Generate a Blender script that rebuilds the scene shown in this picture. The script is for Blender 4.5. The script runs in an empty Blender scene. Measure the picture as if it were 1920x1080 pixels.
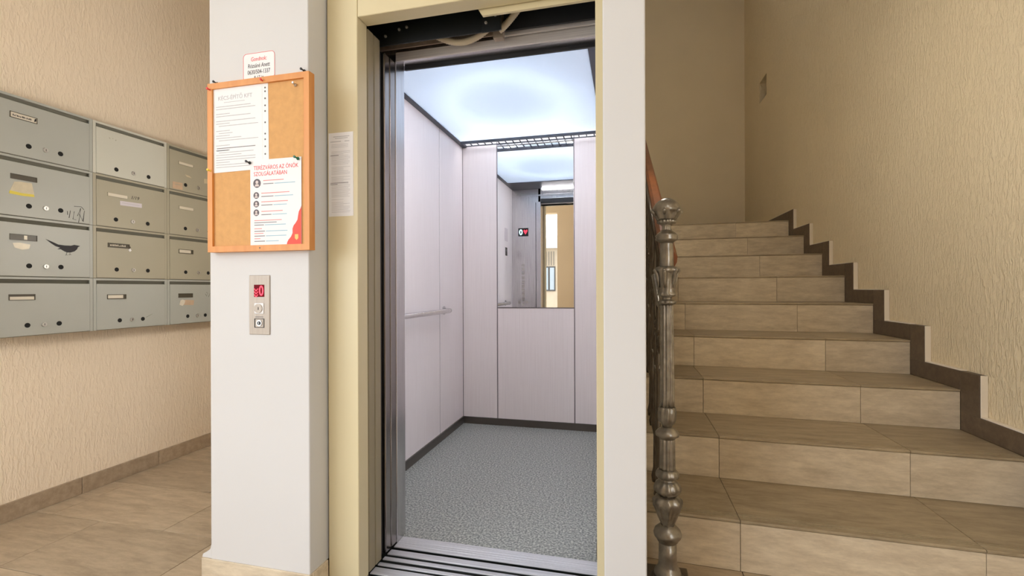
import bpy, bmesh, math, random
from mathutils import Vector, Matrix
random.seed(4)
S = bpy.context.scene
COL = S.collection

# ------------------------------------------------------------------ camera
YAW = math.radians(13.8)
CAM_H = 1.08
cd = bpy.data.cameras.new('camera')
cam = bpy.data.objects.new('camera', cd); COL.objects.link(cam)
cd.sensor_fit = 'HORIZONTAL'; cd.sensor_width = 36.0
cd.lens = 880.0 / 1920 * 36.0
cd.shift_y = 1.0 / 1920
cd.clip_start = 0.02
cam.rotation_euler = (Matrix.Rotation(YAW, 3, 'Z') @ Matrix.Rotation(math.pi / 2, 3, 'X') @ Matrix.Rotation(math.radians(-0.2), 3, 'Z')).to_euler()
cam.location = (0, 0, CAM_H)
S.camera = cam

# ------------------------------------------------------------------ world, light, exposure
W = bpy.data.worlds.new('sky'); S.world = W; W.use_nodes = True
bg = W.node_tree.nodes['Background']
bg.inputs[0].default_value = (0.87, 0.94, 1.04, 1)
bg.inputs[1].default_value = 6.2
S.view_settings.view_transform = 'Standard'
S.view_settings.look = 'None'
S.view_settings.exposure = 0.0
S.view_settings.gamma = 1.0
S.view_settings.use_curve_mapping = False

# geometry of the place (metres)
WL = -2.82          # left wall
WR = 1.595          # right wall
YB = -1.6           # street side wall behind the camera
CEIL = 3.3
GATE_X = -1.275     # edge of the gateway in the street side wall
GATE_TOP = 2.5
ADDED_WIN_L = (-1.45, 0.15, 0.35, 3.1)     # added window for fill daylight in the left wall: y0, y1, z0, z1 (behind the picture's edge)
ADDED_WIN_R = (-1.45, -0.40, 0.35, 3.1)     # added window for fill daylight in the right wall
R_, G_, Y1_, SL_ = 0.1946, 0.4126, 1.9565, -0.0369   # riser, going, first riser, skew of the stairs

def added_window_portal(x, w, sgn):  # sampling portals of the added side windows
    l = bpy.data.lights.new('added_window_daylight', 'AREA'); l.shape = 'RECTANGLE'
    l.size = w[3] - w[2]; l.size_y = w[1] - w[0]; l.cycles.is_portal = True
    o = bpy.data.objects.new('added_window_daylight', l); COL.objects.link(o)
    o.location = (x, (w[0] + w[1]) / 2, (w[2] + w[3]) / 2); o.rotation_euler = (0, math.radians(90 * sgn), 0)
added_window_portal(WL - .1, ADDED_WIN_L, -1)
added_window_portal(WR + .1, ADDED_WIN_R, 1)
def portal(x0, x1, z0, z1, y):
    l = bpy.data.lights.new('gateway_daylight', 'AREA'); l.shape = 'RECTANGLE'
    l.size = x1 - x0; l.size_y = z1 - z0; l.cycles.is_portal = True
    o = bpy.data.objects.new('gateway_daylight', l); COL.objects.link(o)
    o.location = ((x0 + x1) / 2, y, (z0 + z1) / 2); o.rotation_euler = (math.radians(90), 0, 0)
    return o
portal(WL, GATE_X, 0.0, GATE_TOP, YB - 0.1)

# ------------------------------------------------------------------ materials
def new_mat(name):
    m = bpy.data.materials.new(name); m.use_nodes = True
    nt = m.node_tree; b = nt.nodes['Principled BSDF']
    return m, nt, b
def srgb(r, g, b):
    f = lambda c: (c / 12.92 if c <= 0.04045 else ((c + 0.055) / 1.055) ** 2.4)
    return (f(r / 255), f(g / 255), f(b / 255), 1)
def plain(name, c, rough=0.5, metal=0.0, spec=None, emit=None, estr=1.0, bump=0.0, bscale=80, vary=0.0, vscale=6):
    m, nt, b = new_mat(name)
    b.inputs['Base Color'].default_value = c
    b.inputs['Roughness'].default_value = rough
    b.inputs['Metallic'].default_value = metal
    if spec is not None: b.inputs['Specular IOR Level'].default_value = spec
    if emit is not None:
        b.inputs['Emission Color'].default_value = emit; b.inputs['Emission Strength'].default_value = estr
    tc = nt.nodes.new('ShaderNodeTexCoord')
    if vary > 0:
        n = nt.nodes.new('ShaderNodeTexNoise'); n.inputs['Scale'].default_value = vscale; n.inputs['Detail'].default_value = 6
        nt.links.new(tc.outputs['Object'], n.inputs['Vector'])
        r = nt.nodes.new('ShaderNodeValToRGB')
        r.color_ramp.elements[0].position = 0.3; r.color_ramp.elements[1].position = 0.7
        r.color_ramp.elements[0].color = tuple(c[i] * (1 - vary) for i in range(3)) + (1,)
        r.color_ramp.elements[1].color = tuple(min(1, c[i] * (1 + vary * .6)) for i in range(3)) + (1,)
        nt.links.new(n.outputs['Fac'], r.inputs[0]); nt.links.new(r.outputs[0], b.inputs['Base Color'])
    if bump > 0:
        n2 = nt.nodes.new('ShaderNodeTexNoise'); n2.inputs['Scale'].default_value = bscale; n2.inputs['Detail'].default_value = 4
        nt.links.new(tc.outputs['Object'], n2.inputs['Vector'])
        bp = nt.nodes.new('ShaderNodeBump'); bp.inputs['Strength'].default_value = bump; bp.inputs['Distance'].default_value = 0.004
        nt.links.new(n2.outputs['Fac'], bp.inputs['Height']); nt.links.new(bp.outputs[0], b.inputs['Normal'])
    return m
def plaster(name, c, strength=0.5):
    m, nt, b = new_mat(name)
    b.inputs['Roughness'].default_value = 0.75; b.inputs['Specular IOR Level'].default_value = 0.25
    tc = nt.nodes.new('ShaderNodeTexCoord')
    mp = nt.nodes.new('ShaderNodeMapping'); mp.inputs['Scale'].default_value = (1, 1, 0.28)
    nt.links.new(tc.outputs['Object'], mp.inputs[0])
    n = nt.nodes.new('ShaderNodeTexNoise'); n.inputs['Scale'].default_value = 75; n.inputs['Detail'].default_value = 3; n.inputs['Roughness'].default_value = .55
    n.inputs['Distortion'].default_value = 0.6
    nt.links.new(mp.outputs[0], n.inputs[0])
    rr = nt.nodes.new('ShaderNodeValToRGB'); rr.color_ramp.elements[0].position = .42; rr.color_ramp.elements[1].position = .66
    nt.links.new(n.outputs['Fac'], rr.inputs[0])
    bp = nt.nodes.new('ShaderNodeBump'); bp.inputs['Strength'].default_value = strength; bp.inputs['Distance'].default_value = 0.006
    nt.links.new(rr.outputs[0], bp.inputs['Height']); nt.links.new(bp.outputs[0], b.inputs['Normal'])
    n2 = nt.nodes.new('ShaderNodeTexNoise'); n2.inputs['Scale'].default_value = 1.3; n2.inputs['Detail'].default_value = 5
    nt.links.new(tc.outputs['Object'], n2.inputs[0])
    r2 = nt.nodes.new('ShaderNodeValToRGB'); r2.color_ramp.elements[0].position = .3; r2.color_ramp.elements[1].position = .75
    r2.color_ramp.elements[0].color = tuple(v * .93 for v in c[:3]) + (1,); r2.color_ramp.elements[1].color = c
    nt.links.new(n2.outputs['Fac'], r2.inputs[0]); nt.links.new(r2.outputs[0], b.inputs['Base Color'])
    return m
def stone(name, c1, c2, rough=0.42, streak=(3.2, 13, 13), bump=0.1):
    m, nt, b = new_mat(name)
    b.inputs['Roughness'].default_value = rough
    tc = nt.nodes.new('ShaderNodeTexCoord'); oi = nt.nodes.new('ShaderNodeObjectInfo')
    ml = nt.nodes.new('ShaderNodeMath'); ml.operation = 'MULTIPLY'; ml.inputs[1].default_value = 40
    nt.links.new(oi.outputs['Random'], ml.inputs[0])
    add = nt.nodes.new('ShaderNodeVectorMath'); add.operation = 'ADD'
    nt.links.new(tc.outputs['Object'], add.inputs[0]); nt.links.new(ml.outputs[0], add.inputs[1])
    mp = nt.nodes.new('ShaderNodeMapping'); mp.inputs['Scale'].default_value = streak
    nt.links.new(add.outputs[0], mp.inputs[0])
    n = nt.nodes.new('ShaderNodeTexNoise'); n.inputs['Scale'].default_value = 2.0; n.inputs['Detail'].default_value = 12; n.inputs['Roughness'].default_value = .74; n.inputs['Distortion'].default_value = .15
    nt.links.new(mp.outputs[0], n.inputs[0])
    r = nt.nodes.new('ShaderNodeValToRGB'); r.color_ramp.elements[0].position = .3; r.color_ramp.elements[1].position = .68
    r.color_ramp.elements[0].color = c1; r.color_ramp.elements[1].color = c2
    nt.links.new(n.outputs['Fac'], r.inputs[0])
    hv = nt.nodes.new('ShaderNodeHueSaturation')
    mr = nt.nodes.new('ShaderNodeMapRange'); mr.inputs[3].default_value = .9; mr.inputs[4].default_value = 1.08
    nt.links.new(oi.outputs['Random'], mr.inputs[0]); nt.links.new(mr.outputs[0], hv.inputs['Value'])
    nt.links.new(r.outputs[0], hv.inputs['Color']); nt.links.new(hv.outputs[0], b.inputs['Base Color'])
    bp = nt.nodes.new('ShaderNodeBump'); bp.inputs['Strength'].default_value = bump; bp.inputs['Distance'].default_value = .003
    nt.links.new(n.outputs['Fac'], bp.inputs['Height']); nt.links.new(bp.outputs[0], b.inputs['Normal'])
    return m
def speckle(name, c1, c2, c3):
    m, nt, b = new_mat(name)
    b.inputs['Roughness'].default_value = .5
    tc = nt.nodes.new('ShaderNodeTexCoord')
    n = nt.nodes.new('ShaderNodeTexNoise'); n.inputs['Scale'].default_value = 110; n.inputs['Detail'].default_value = 3
    nt.links.new(tc.outputs['Object'], n.inputs[0])
    r = nt.nodes.new('ShaderNodeValToRGB'); e = r.color_ramp.elements
    e[0].position = .36; e[0].color = c1; e[1].position = .66; e[1].color = c3
    k = e.new(.5); k.color = c2
    nt.links.new(n.outputs['Fac'], r.inputs[0]); nt.links.new(r.outputs[0], b.inputs['Base Color'])
    return m
def streaked(name, c1, c2, rough, metal=0.0, sc=(180, 180, 3), bump=0.0):
    """fine lines along z: brushed steel, grained laminate"""
    m, nt, b = new_mat(name)
    b.inputs['Roughness'].default_value = rough; b.inputs['Metallic'].default_value = metal
    tc = nt.nodes.new('ShaderNodeTexCoord'); mp = nt.nodes.new('ShaderNodeMapping'); mp.inputs['Scale'].default_value = sc
    nt.links.new(tc.outputs['Object'], mp.inputs[0])
    n = nt.nodes.new('ShaderNodeTexNoise'); n.inputs['Scale'].default_value = 1; n.inputs['Detail'].default_value = 4
    nt.links.new(mp.outputs[0], n.inputs[0])
    r = nt.nodes.new('ShaderNodeValToRGB'); r.color_ramp.elements[0].position = .3; r.color_ramp.elements[1].position = .7
    r.color_ramp.elements[0].color = c1; r.color_ramp.elements[1].color = c2
    nt.links.new(n.outputs['Fac'], r.inputs[0]); nt.links.new(r.outputs[0], b.inputs['Base Color'])
    if bump:
        bp = nt.nodes.new('ShaderNodeBump'); bp.inputs['Strength'].default_value = bump; bp.inputs['Distance'].default_value = .002
        nt.links.new(n.outputs['Fac'], bp.inputs['Height']); nt.links.new(bp.outputs[0], b.inputs['Normal'])
    return m

M = {}
M['plaster_left'] = plaster('peach scratched plaster', srgb(252, 232, 204), .4)
M['plaster_right'] = plaster('beige scratched plaster', srgb(246, 226, 188), .85)
M['smooth_beige'] = plain('smooth beige paint', srgb(246, 230, 200), .7, vary=.04, vscale=1.5)
M['street_wall'] = plain('tan painted wall', srgb(190, 162, 124), .7, vary=.05, vscale=1.5)
M['white_paint'] = plain('white wall paint', srgb(214, 212, 209), .6, bump=.05, bscale=25, vary=.015, vscale=2)
M['ceiling'] = plain('ceiling paint', srgb(240, 234, 224), .8, vary=.03)
M['tile'] = stone('travertine floor tile', srgb(156, 137, 112), srgb(200, 180, 152))
M['tread'] = stone('shade toned travertine tread tile', srgb(142, 125, 98), srgb(186, 168, 138))  # riser stone darkened; shade on the treads put into the colour
M['riser'] = stone('travertine riser tile', srgb(192, 174, 146), srgb(236, 220, 192))  # same stone, lightened for the light the risers catch
M['grout'] = plain('grey brown grout', srgb(110, 92, 72), .9, bump=.2)
M['skirt_dark'] = stone('dark brown skirting tile', srgb(86, 70, 54), srgb(112, 94, 74), .5)
M['skirt_tile'] = stone('beige skirting tile', srgb(158, 136, 110), srgb(192, 170, 142), .45)
M['plaster_edge'] = plain('cream plaster fillet', srgb(244, 232, 212), .8, bump=.3, bscale=60)
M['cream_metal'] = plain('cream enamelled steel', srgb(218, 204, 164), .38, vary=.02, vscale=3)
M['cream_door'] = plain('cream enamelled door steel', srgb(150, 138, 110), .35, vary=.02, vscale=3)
M['steel'] = streaked('brushed stainless steel', srgb(196, 194, 194), srgb(220, 218, 218), .26, 1.0, (220, 220, 4))
M['steel_light'] = streaked('brushed panel steel', srgb(166, 154, 140), srgb(182, 170, 156), .45, .3, (260, 260, 6))
M['door_steel'] = streaked('polished door steel', srgb(152, 146, 142), srgb(158, 152, 148), .2, 1.0, (60, 60, 1))
M['alu'] = streaked('scuffed aluminium', srgb(186, 188, 194), srgb(226, 228, 234), .34, .35, (3, 260, 260), .1)
M['groove'] = plain('dirty dark groove metal', srgb(52, 56, 50), .8, .1, vary=.25, vscale=20)
M['black_metal'] = plain('black painted metal', srgb(14, 17, 17), .45, vary=.2, vscale=8)
M['dark_grey'] = plain('dark grey metal', srgb(46, 48, 52), .45, .3, vary=.1)
M['dirty_grey'] = plain('dusty grey metal', srgb(168, 152, 134), .7, .3, vary=.3, vscale=12)
M['ceil_frame'] = plain('anthracite ceiling frame', srgb(52, 56, 66), .4, .2, vary=.05)
M['laminate'] = streaked('pale lilac grained laminate', srgb(236, 228, 228), srgb(243, 236, 236), .38, 0, (240, 240, 3))
M['seam'] = plain('grey joint strip', srgb(132, 126, 128), .4, .5, vary=.05)
M['car_base'] = plain('dark bronze kick strip', srgb(96, 90, 84), .35, .6, vary=.06)
M['car_floor'] = speckle('speckled grey vinyl', srgb(104, 109, 108), srgb(146, 150, 147), srgb(192, 195, 188))
M['mirror'] = plain('mirror glass', (.93, .95, .95, 1), 0.0, 1.0)
M['white_box'] = plain('white lamp housing', (.9, .92, .95, 1), .6, vary=.01)
M['tube_light'] = plain('ring lamp glow', (1, 1, 1, 1), .5, emit=(.86, .93, 1, 1), estr=3.6)
M['fill_dome_glow'] = plain('added opal dome', (1, .97, .92, 1), .4, emit=(1, .96, .9, 1), estr=7, vary=.01)  # glow of the added ceiling lamps
M['fill_sconce_left'] = plain('added opal shade', (1, .97, .92, 1), .4, emit=(1, .95, .88, 1), estr=31, vary=.01)  # added lamp brightening the mailbox wall
M['fill_sconce_right'] = plain('added opal shade of stair lamp', (1, .97, .92, 1), .4, emit=(1, .95, .88, 1), estr=56, vary=.01)  # added lamp brightening the stair wall
M['added_strip_glow'] = plain('added strip glow', (1, 1, 1, 1), .4, emit=(1, .95, .97, 1), estr=150, vary=.01)  # added light strip that brightens the car walls
M['added_rear_glow'] = plain('added rear tube glow', (1, 1, 1, 1), .5, emit=(.95, .96, 1, 1), estr=20)  # added tube that brightens the grille and rear wall
M['alu_light'] = streaked('satin anodised aluminium', srgb(200, 194, 192), srgb(224, 219, 216), .45, .15, (3, 200, 200))
M['black_plastic'] = plain('black plastic', srgb(22, 20, 20), .4, vary=.1)
M['red_glass'] = plain('dark red display glass', srgb(70, 4, 14), .5, spec=.1, emit=srgb(150, 0, 24), estr=.4, vary=.02)
M['red_led'] = plain('red display segments', srgb(255, 40, 60), .4, emit=srgb(255, 60, 84), estr=1.3, vary=.01)
M['white_led'] = plain('cyan white display segments', srgb(220, 255, 255), .4, emit=srgb(200, 250, 255), estr=1.6, vary=.01)
M['dark_glass'] = plain('display glass', srgb(16, 18, 24), .1, vary=.02)
M['mail_grey'] = plain('grey green enamelled sheet', srgb(180, 180, 170), .42, vary=.03, vscale=4)
M['mail_cream'] = plain('cream enamelled sheet', srgb(208, 205, 190), .42, vary=.03, vscale=4)
M['mail_olive'] = plain('olive grey enamelled sheet', srgb(176, 168, 146), .45, vary=.04, vscale=4)
M['mail_in'] = plain('mailbox inner sheet', srgb(120, 116, 100), .6, vary=.05)
M['chrome'] = plain('chrome', srgb(206, 202, 196), .42, 1.0, vary=.03)
M['hole'] = plain('black hole lining', srgb(14, 13, 11), .8, vary=.1)
M['dark_plate'] = plain('dark brown plate', srgb(84, 76, 60), .4, vary=.1)
M['paper'] = plain('white paper', srgb(240, 238, 236), .7, vary=.01)
M['paper_cream'] = plain('cream paper', srgb(226, 216, 196), .7, vary=.03)
M['paper_lilac'] = plain('lilac white sticker', srgb(216, 208, 212), .6, vary=.02)
M['paper_pink'] = plain('pinkish torn sticker', srgb(206, 176, 146), .7, vary=.08, vscale=30)
M['tape_clear'] = plain('yellowed tape', srgb(212, 198, 166), .3, vary=.08, vscale=30)
M['tape_yellow'] = plain('yellow tape', srgb(226, 206, 70), .4, vary=.05, vscale=30)
M['ink'] = plain('black ink', srgb(36, 33, 36), .6, vary=.05)
M['ink_grey'] = plain('grey print', srgb(190, 187, 187), .7, vary=.02)
M['ink_mid'] = plain('mid grey print', srgb(128, 122, 122), .7, vary=.02)
M['ink_red'] = plain('red print', srgb(226, 70, 66), .6, vary=.02)
M['ink_pink'] = plain('pink print', srgb(226, 140, 134), .6, vary=.02)
M['ink_blue'] = plain('pale blue print', srgb(150, 190, 206), .6, vary=.02)
M['poster_red'] = plain('poster red', srgb(238, 84, 66), .6, vary=.02)
M['portrait_grey'] = plain('portrait grey', srgb(96, 86, 90), .6, vary=.1, vscale=60)
M['portrait_light'] = plain('portrait light', srgb(214, 200, 194), .6, vary=.02)
M['gold'] = plain('pale gold print', srgb(250, 196, 112), .6, vary=.02)
M['cork'] = plain('cork', srgb(216, 164, 104), .85, bump=.3, bscale=160, vary=.07, vscale=42)
M['pine'] = streaked('orange pine', srgb(212, 138, 66), srgb(226, 156, 84), .45, 0, (30, 30, 4))
M['pin_red'] = plain('red pin plastic', srgb(220, 60, 56), .35, vary=.02)
M['pin_green'] = plain('green pin plastic', srgb(20, 110, 78), .35, vary=.02)
M['pin_black'] = plain('black pin plastic', srgb(34, 36, 38), .35, vary=.02)
M['pin_yellow'] = plain('yellow pin plastic', srgb(238, 206, 60), .35, vary=.02)
M['iron'] = plain('silver painted cast iron', srgb(166, 160, 150), .28, .85, bump=.35, bscale=55, vary=.35, vscale=30)
M['iron_dark'] = plain('tarnished cast iron', srgb(108, 98, 84), .42, .7, bump=.3, bscale=60, vary=.3, vscale=16)
M['mahogany'] = streaked('reddish brown varnished wood', srgb(120, 66, 32), srgb(148, 86, 46), .35, 0, (30, 6, 30))
M['conduit'] = plain('ribbed beige plastic', srgb(206, 190, 160), .5, vary=.05)
M['facade'] = plain('courtyard facade render', srgb(150, 134, 112), .8, vary=.06)
M['facade_dark'] = plain('dark window frame', srgb(52, 46, 40), .6, vary=.05)
M['roof'] = plain('grey roof sheet', srgb(190, 186, 178), .7, vary=.05)
M['court_ground'] = plain('courtyard paving', srgb(196, 190, 178), .8, vary=.06)
M['glass'] = plain('window pane', srgb(120, 126, 128), .08, vary=.02)
m, nt, b = new_mat('opal diffuser'); M['diffuser'] = m
b.inputs['Base Color'].default_value = (.86, .92, 1, 1); b.inputs['Roughness'].default_value = .35
b.inputs['Emission Color'].default_value = (.78, .87, 1, 1); b.inputs['Emission Strength'].default_value = .28
tr = nt.nodes.new('ShaderNodeBsdfTranslucent'); tr.inputs[0].default_value = (.9, .95, 1, 1)
mx = nt.nodes.new('ShaderNodeMixShader'); mx.inputs[0].default_value = .6
nt.links.new(b.outputs[0], mx.inputs[1]); nt.links.new(tr.outputs[0], mx.inputs[2]); nt.links.new(mx.outputs[0], nt.nodes['Material Output'].inputs[0])

# ------------------------------------------------------------------ builders
ORG = {}
def tag(o, label=None, cat=None, group=None, kind=None):
    if label: o['label'] = label
    if cat: o['category'] = cat
    if group: o['group'] = group
    if kind: o['kind'] = kind
    return o
def empty(name, loc, label=None, cat=None, group=None, kind=None):
    o = bpy.data.objects.new(name, None); o.empty_display_size = .1
    COL.objects.link(o); o.location = loc; ORG[o.name] = Vector(loc)
    return tag(o, label, cat, group, kind)
class MB:
    def __init__(s): s.v = []; s.f = []; s.sm = []
    def add(s, v, f, smooth=False):
        k = len(s.v); s.v += [tuple(p) for p in v]
        for q in f: s.f.append(tuple(i + k for i in q)); s.sm.append(smooth)
        return s
    def box(s, x0, x1, y0, y1, z0, z1):
        v = [(x0, y0, z0), (x1, y0, z0), (x1, y1, z0), (x0, y1, z0), (x0, y0, z1), (x1, y0, z1), (x1, y1, z1), (x0, y1, z1)]
        return s.add(v, [(0, 3, 2, 1), (4, 5, 6, 7), (0, 1, 5, 4), (1, 2, 6, 5), (2, 3, 7, 6), (3, 0, 4, 7)])
    def bbox(s, x0, x1, y0, y1, z0, z1, b=.003, seg=2):
        bm = bmesh.new(); bmesh.ops.create_cube(bm, size=1)
        for v in bm.verts:
            v.co = Vector(((x0 + x1) / 2 + v.co.x * (x1 - x0), (y0 + y1) / 2 + v.co.y * (y1 - y0), (z0 + z1) / 2 + v.co.z * (z1 - z0)))
        bmesh.ops.bevel(bm, geom=bm.edges[:], offset=b, segments=seg, affect='EDGES', profile=.5)
        bm.verts.index_update()
        s.add([v.co[:] for v in bm.verts], [[v.index for v in f.verts] for f in bm.faces]); bm.free()
        return s
    def prism(s, poly, axis, a, b2):
        """closed polygon (p,q) extruded along axis from a to b2"""
        def P(p, q, t):
            return {'x': (t, p, q), 'y': (p, t, q), 'z': (p, q, t)}[axis]
        n = len(poly)
        v = [P(p, q, a) for p, q in poly] + [P(p, q, b2) for p, q in poly]
        f = [tuple(range(n))[::-1], tuple(range(n, 2 * n))]
        f += [(i, (i + 1) % n, n + (i + 1) % n, n + i) for i in range(n)]
        return s.add(v, f)
    def lathe(s, prof, c=(0, 0), n=32, mod=None, caps=True):
        """profile of (radius, z) about the vertical through c; mod(z,theta,r)->r"""
        v = []
        for r, z in prof:
            for i in range(n):
                t = 2 * math.pi * i / n; rr = mod(z, t, r) if mod else r
                v.append((c[0] + rr * math.cos(t), c[1] + rr * math.sin(t), z))
        f = []
        for k in range(len(prof) - 1):
            for i in range(n):
                j = (i + 1) % n
                f.append((k * n + i, k * n + j, (k + 1) * n + j, (k + 1) * n + i))
        s.add(v, f, True)
        if caps:
            s.add([p for p in v[:n]], [tuple(range(n))[::-1]]); s.add([p for p in v[-n:]], [tuple(range(n))])
        return s
    def tube(s, pts, r, n=10, ribs=None):
        pts = [Vector(p) for p in pts]; v = []; m = len(pts)
        up = Vector((0, 0, 1))
        for k, p in enumerate(pts):
            d = (pts[min(k + 1, m - 1)] - pts[max(k - 1, 0)]).normalized()
            a = d.cross(up)
            if a.length < 1e-4: a = d.cross(Vector((0, 1, 0)))
            a.normalize(); b2 = a.cross(d).normalized()
            rr = r[k] if isinstance(r, (list, tuple)) else r
            if ribs: rr *= ribs(k)
            for i in range(n):
                t = 2 * math.pi * i / n
                v.append(p + a * rr * math.cos(t) + b2 * rr * math.sin(t))
        f = []
        for k in range(m - 1):
            for i in range(n):
                j = (i + 1) % n; f.append((k * n + i, (k + 1) * n + i, (k + 1) * n + j, k * n + j))
        s.add(v, f, True); s.add(v[:n], [tuple(range(n))]); s.add(v[-n:], [tuple(range(n))[::-1]])
        return s
    def disc(s, c, axis, r, h, n=20, r2=None):
        """short cylinder from c along signed axis 'x','-x','-y','z' with height h"""
        sg = -1 if axis[0] == '-' else 1; ax = axis[-1]; r2 = r if r2 is None else r2; v = []
        for hh, rr in ((0, r), (h, r2)):
            for i in range(n):
                t = 2 * math.pi * i / n; a, b2 = rr * math.cos(t), rr * math.sin(t)
                d = {'x': (sg * hh, a, b2), 'y': (a, sg * hh, b2), 'z': (a, b2, sg * hh)}[ax]
                v.append(tuple(c[k] + d[k] for k in range(3)))
        f = [tuple(range(n)), tuple(range(n, 2 * n))] + [(i, (i + 1) % n, n + (i + 1) % n, n + i) for i in range(n)]
        return s.add(v, f)
    def build(s, name, mat, parent=None, org=None, **kw):
        if parent is not None: org = ORG[parent.name]
        elif org is None:
            xs, ys, zs = zip(*s.v); org = ((min(xs) + max(xs)) / 2, (min(ys) + max(ys)) / 2, min(zs))
        org = Vector(org)
        me = bpy.data.meshes.new(name)
        me.from_pydata([tuple(Vector(p) - org) for p in s.v], [], s.f)
        me.polygons.foreach_set('use_smooth', s.sm)
        bm = bmesh.new(); bm.from_mesh(me); bmesh.ops.remove_doubles(bm, verts=bm.verts, dist=1e-6) if any(s.sm) else None
        bmesh.ops.recalc_face_normals(bm, faces=bm.faces); bm.to_mesh(me); bm.free()
        me.materials.append(M[mat] if isinstance(mat, str) else mat)
        o = bpy.data.objects.new(name, me); COL.objects.link(o)
        if parent is not None: o.parent = parent
        else: o.location = org
        ORG[o.name] = org
        return tag(o, **kw)
def piece(mb, name, mat, parent, **kw):
    """a tile: own origin inside its parent so that its stone grain differs"""
    xs, ys, zs = zip(*mb.v); c = Vector(((min(xs) + max(xs)) / 2, (min(ys) + max(ys)) / 2, (min(zs) + max(zs)) / 2))
    po = ORG[parent.name]
    o = mb.build(name, mat, None, org=c, **kw); o.parent = parent; o.location = c - po
    return o
_fonts = {}
def text(body, name, mat, parent, loc, size, axes, align='LEFT', depth=.0004, width=1.0, shear=0.0):
    """flat lettering on a surface; axes = (right, up) unit vectors; loc = baseline start"""
    cu = bpy.data.curves.new(name, 'FONT'); cu.body = body; cu.size = size; cu.align_x = align; cu.extrude = depth; cu.shear = shear
    cu.resolution_u = 3
    to = bpy.data.objects.new(name, cu); COL.objects.link(to)
    me = bpy.data.meshes.new_from_object(to.evaluated_get(bpy.context.evaluated_depsgraph_get()))
    bpy.data.objects.remove(to); bpy.data.curves.remove(cu)
    r, u = Vector(axes[0]), Vector(axes[1]); n = r.cross(u); L = Vector(loc) - ORG[parent.name]
    for v in me.vertices: v.co = L + r * v.co.x * width + u * v.co.y + n * v.co.z
    me.materials.clear(); me.materials.append(M[mat])
    o = bpy.data.objects.new(name, me); COL.objects.link(o); o.parent = parent; ORG[o.name] = ORG[parent.name]
    return o
FR = ((1, 0, 0), (0, 0, 1))        # lettering facing the lobby (-y)

# ------------------------------------------------------------------ THE SETTING
# floor: grout bed with single tiles
mb = MB()
mb.box(WL - .3, WR + .3, YB - .02, 1.50, -.20, -.006)
mb.box(WL - .3, -1.40, 1.50, 4.5, -.20, -.006); mb.box(.0, WR + .3, 1.50, 2.1, -.20, -.006)
floor = mb.build('floor', 'grout', kind='structure', label='lobby floor of beige travertine look tiles')
TL, TW = .674, .3675
OFF = {-1: -2.39, 0: -2.70, 1: -2.162, 2: -2.45}
row = -5
while True:
    y0 = 1.668 + row * TW
    if y0 > 4.3: break
    xo = OFF.get(row, -2.39 - .225 * (row % 3))
    k0 = math.floor((WL - xo) / TL)
    for k in range(k0, 9):
        a, b2 = max(WL, xo + k * TL), min(WR, xo + (k + 1) * TL)
        if y0 + TW > 1.5: b2 = min(b2, 1.0 if y0 < 1.5 else -1.44)
        if b2 - a < .03: continue
        q = MB(); q.bbox(a + .0015, b2 - .0015, y0 + .0015, y0 + TW - .0015, -.012, 0, .0012, 1)
        if y0 + TW > 1.52 and a > -1.44: continue
        piece(q, 'floor_tile', 'tile', floor)
    row += 1
for i, (a, b2) in enumerate(((.06, .42), (.42, 1.18), (1.18, 1.56))):
    ya, yb = Y1_ + SL_ * a - .001, Y1_ + SL_ * b2 - .001
    q = MB(); q.prism([(a + .0015, 1.672), (b2 - .0015, 1.672), (b2 - .0015, yb), (a + .0015, ya)], 'z', -.012, 0); piece(q, 'floor_tile', 'tile', floor)

# walls
mb = MB()
ys = [YB, ADDED_WIN_L[0], ADDED_WIN_L[1], 4.6]; zs = [-.1, ADDED_WIN_L[2], ADDED_WIN_L[3], CEIL]
for i in range(3):
    for j in range(3):
        if i == 1 and j == 1: continue
        mb.box(WL - .2, WL, ys[i], ys[i + 1], zs[j], zs[j + 1])
wall_left = mb.build('wall_left', 'plaster_left', kind='structure', label='peach scratched plaster wall behind the mailboxes')
mb = MB(); mb.box(WL, -1.51, 4.4, 4.6, -.1, CEIL); mb.build('wall_corridor_end', 'plaster_left', kind='structure')
mb = MB(); mb.box(-1.6, WR + .15, 7.12, 7.3, 0, 5.4); mb.build('wall_back', 'smooth_beige', kind='structure', label='smooth beige wall at the top of the stairs')
mb = MB(); mb.box(-1.75, -1.6, 3.95, 7.3, 0, 5.4); mb.build('wall_stairwell', 'smooth_beige', kind='structure')
# right wall with the small square recess high up by the landing
mb = MB()
ys = [YB - .2, ADDED_WIN_R[0], ADDED_WIN_R[1], 6.06, 6.36, 7.12]; zs = [-.1, ADDED_WIN_R[2], ADDED_WIN_R[3], 3.35, 3.60, 5.4]
for i in range(5):
    for j in range(5):
        if (i == 3 and j == 3) or (i == 1 and j == 1): continue
        mb.box(WR, WR + .25, ys[i], ys[i + 1], zs[j], zs[j + 1])
mb.box(WR + .13, WR + .25, 6.06, 6.36, 3.35, 3.60)
wall_right = mb.build('wall_right', 'plaster_right', kind='structure', label='beige scratched plaster wall beside the stairs')
mb = MB(); mb.box(WR + .11, WR + .125, 6.065, 6.355, 3.355, 3.595); mb.build('recess_backing', 'black_metal', wall_right)
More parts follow.
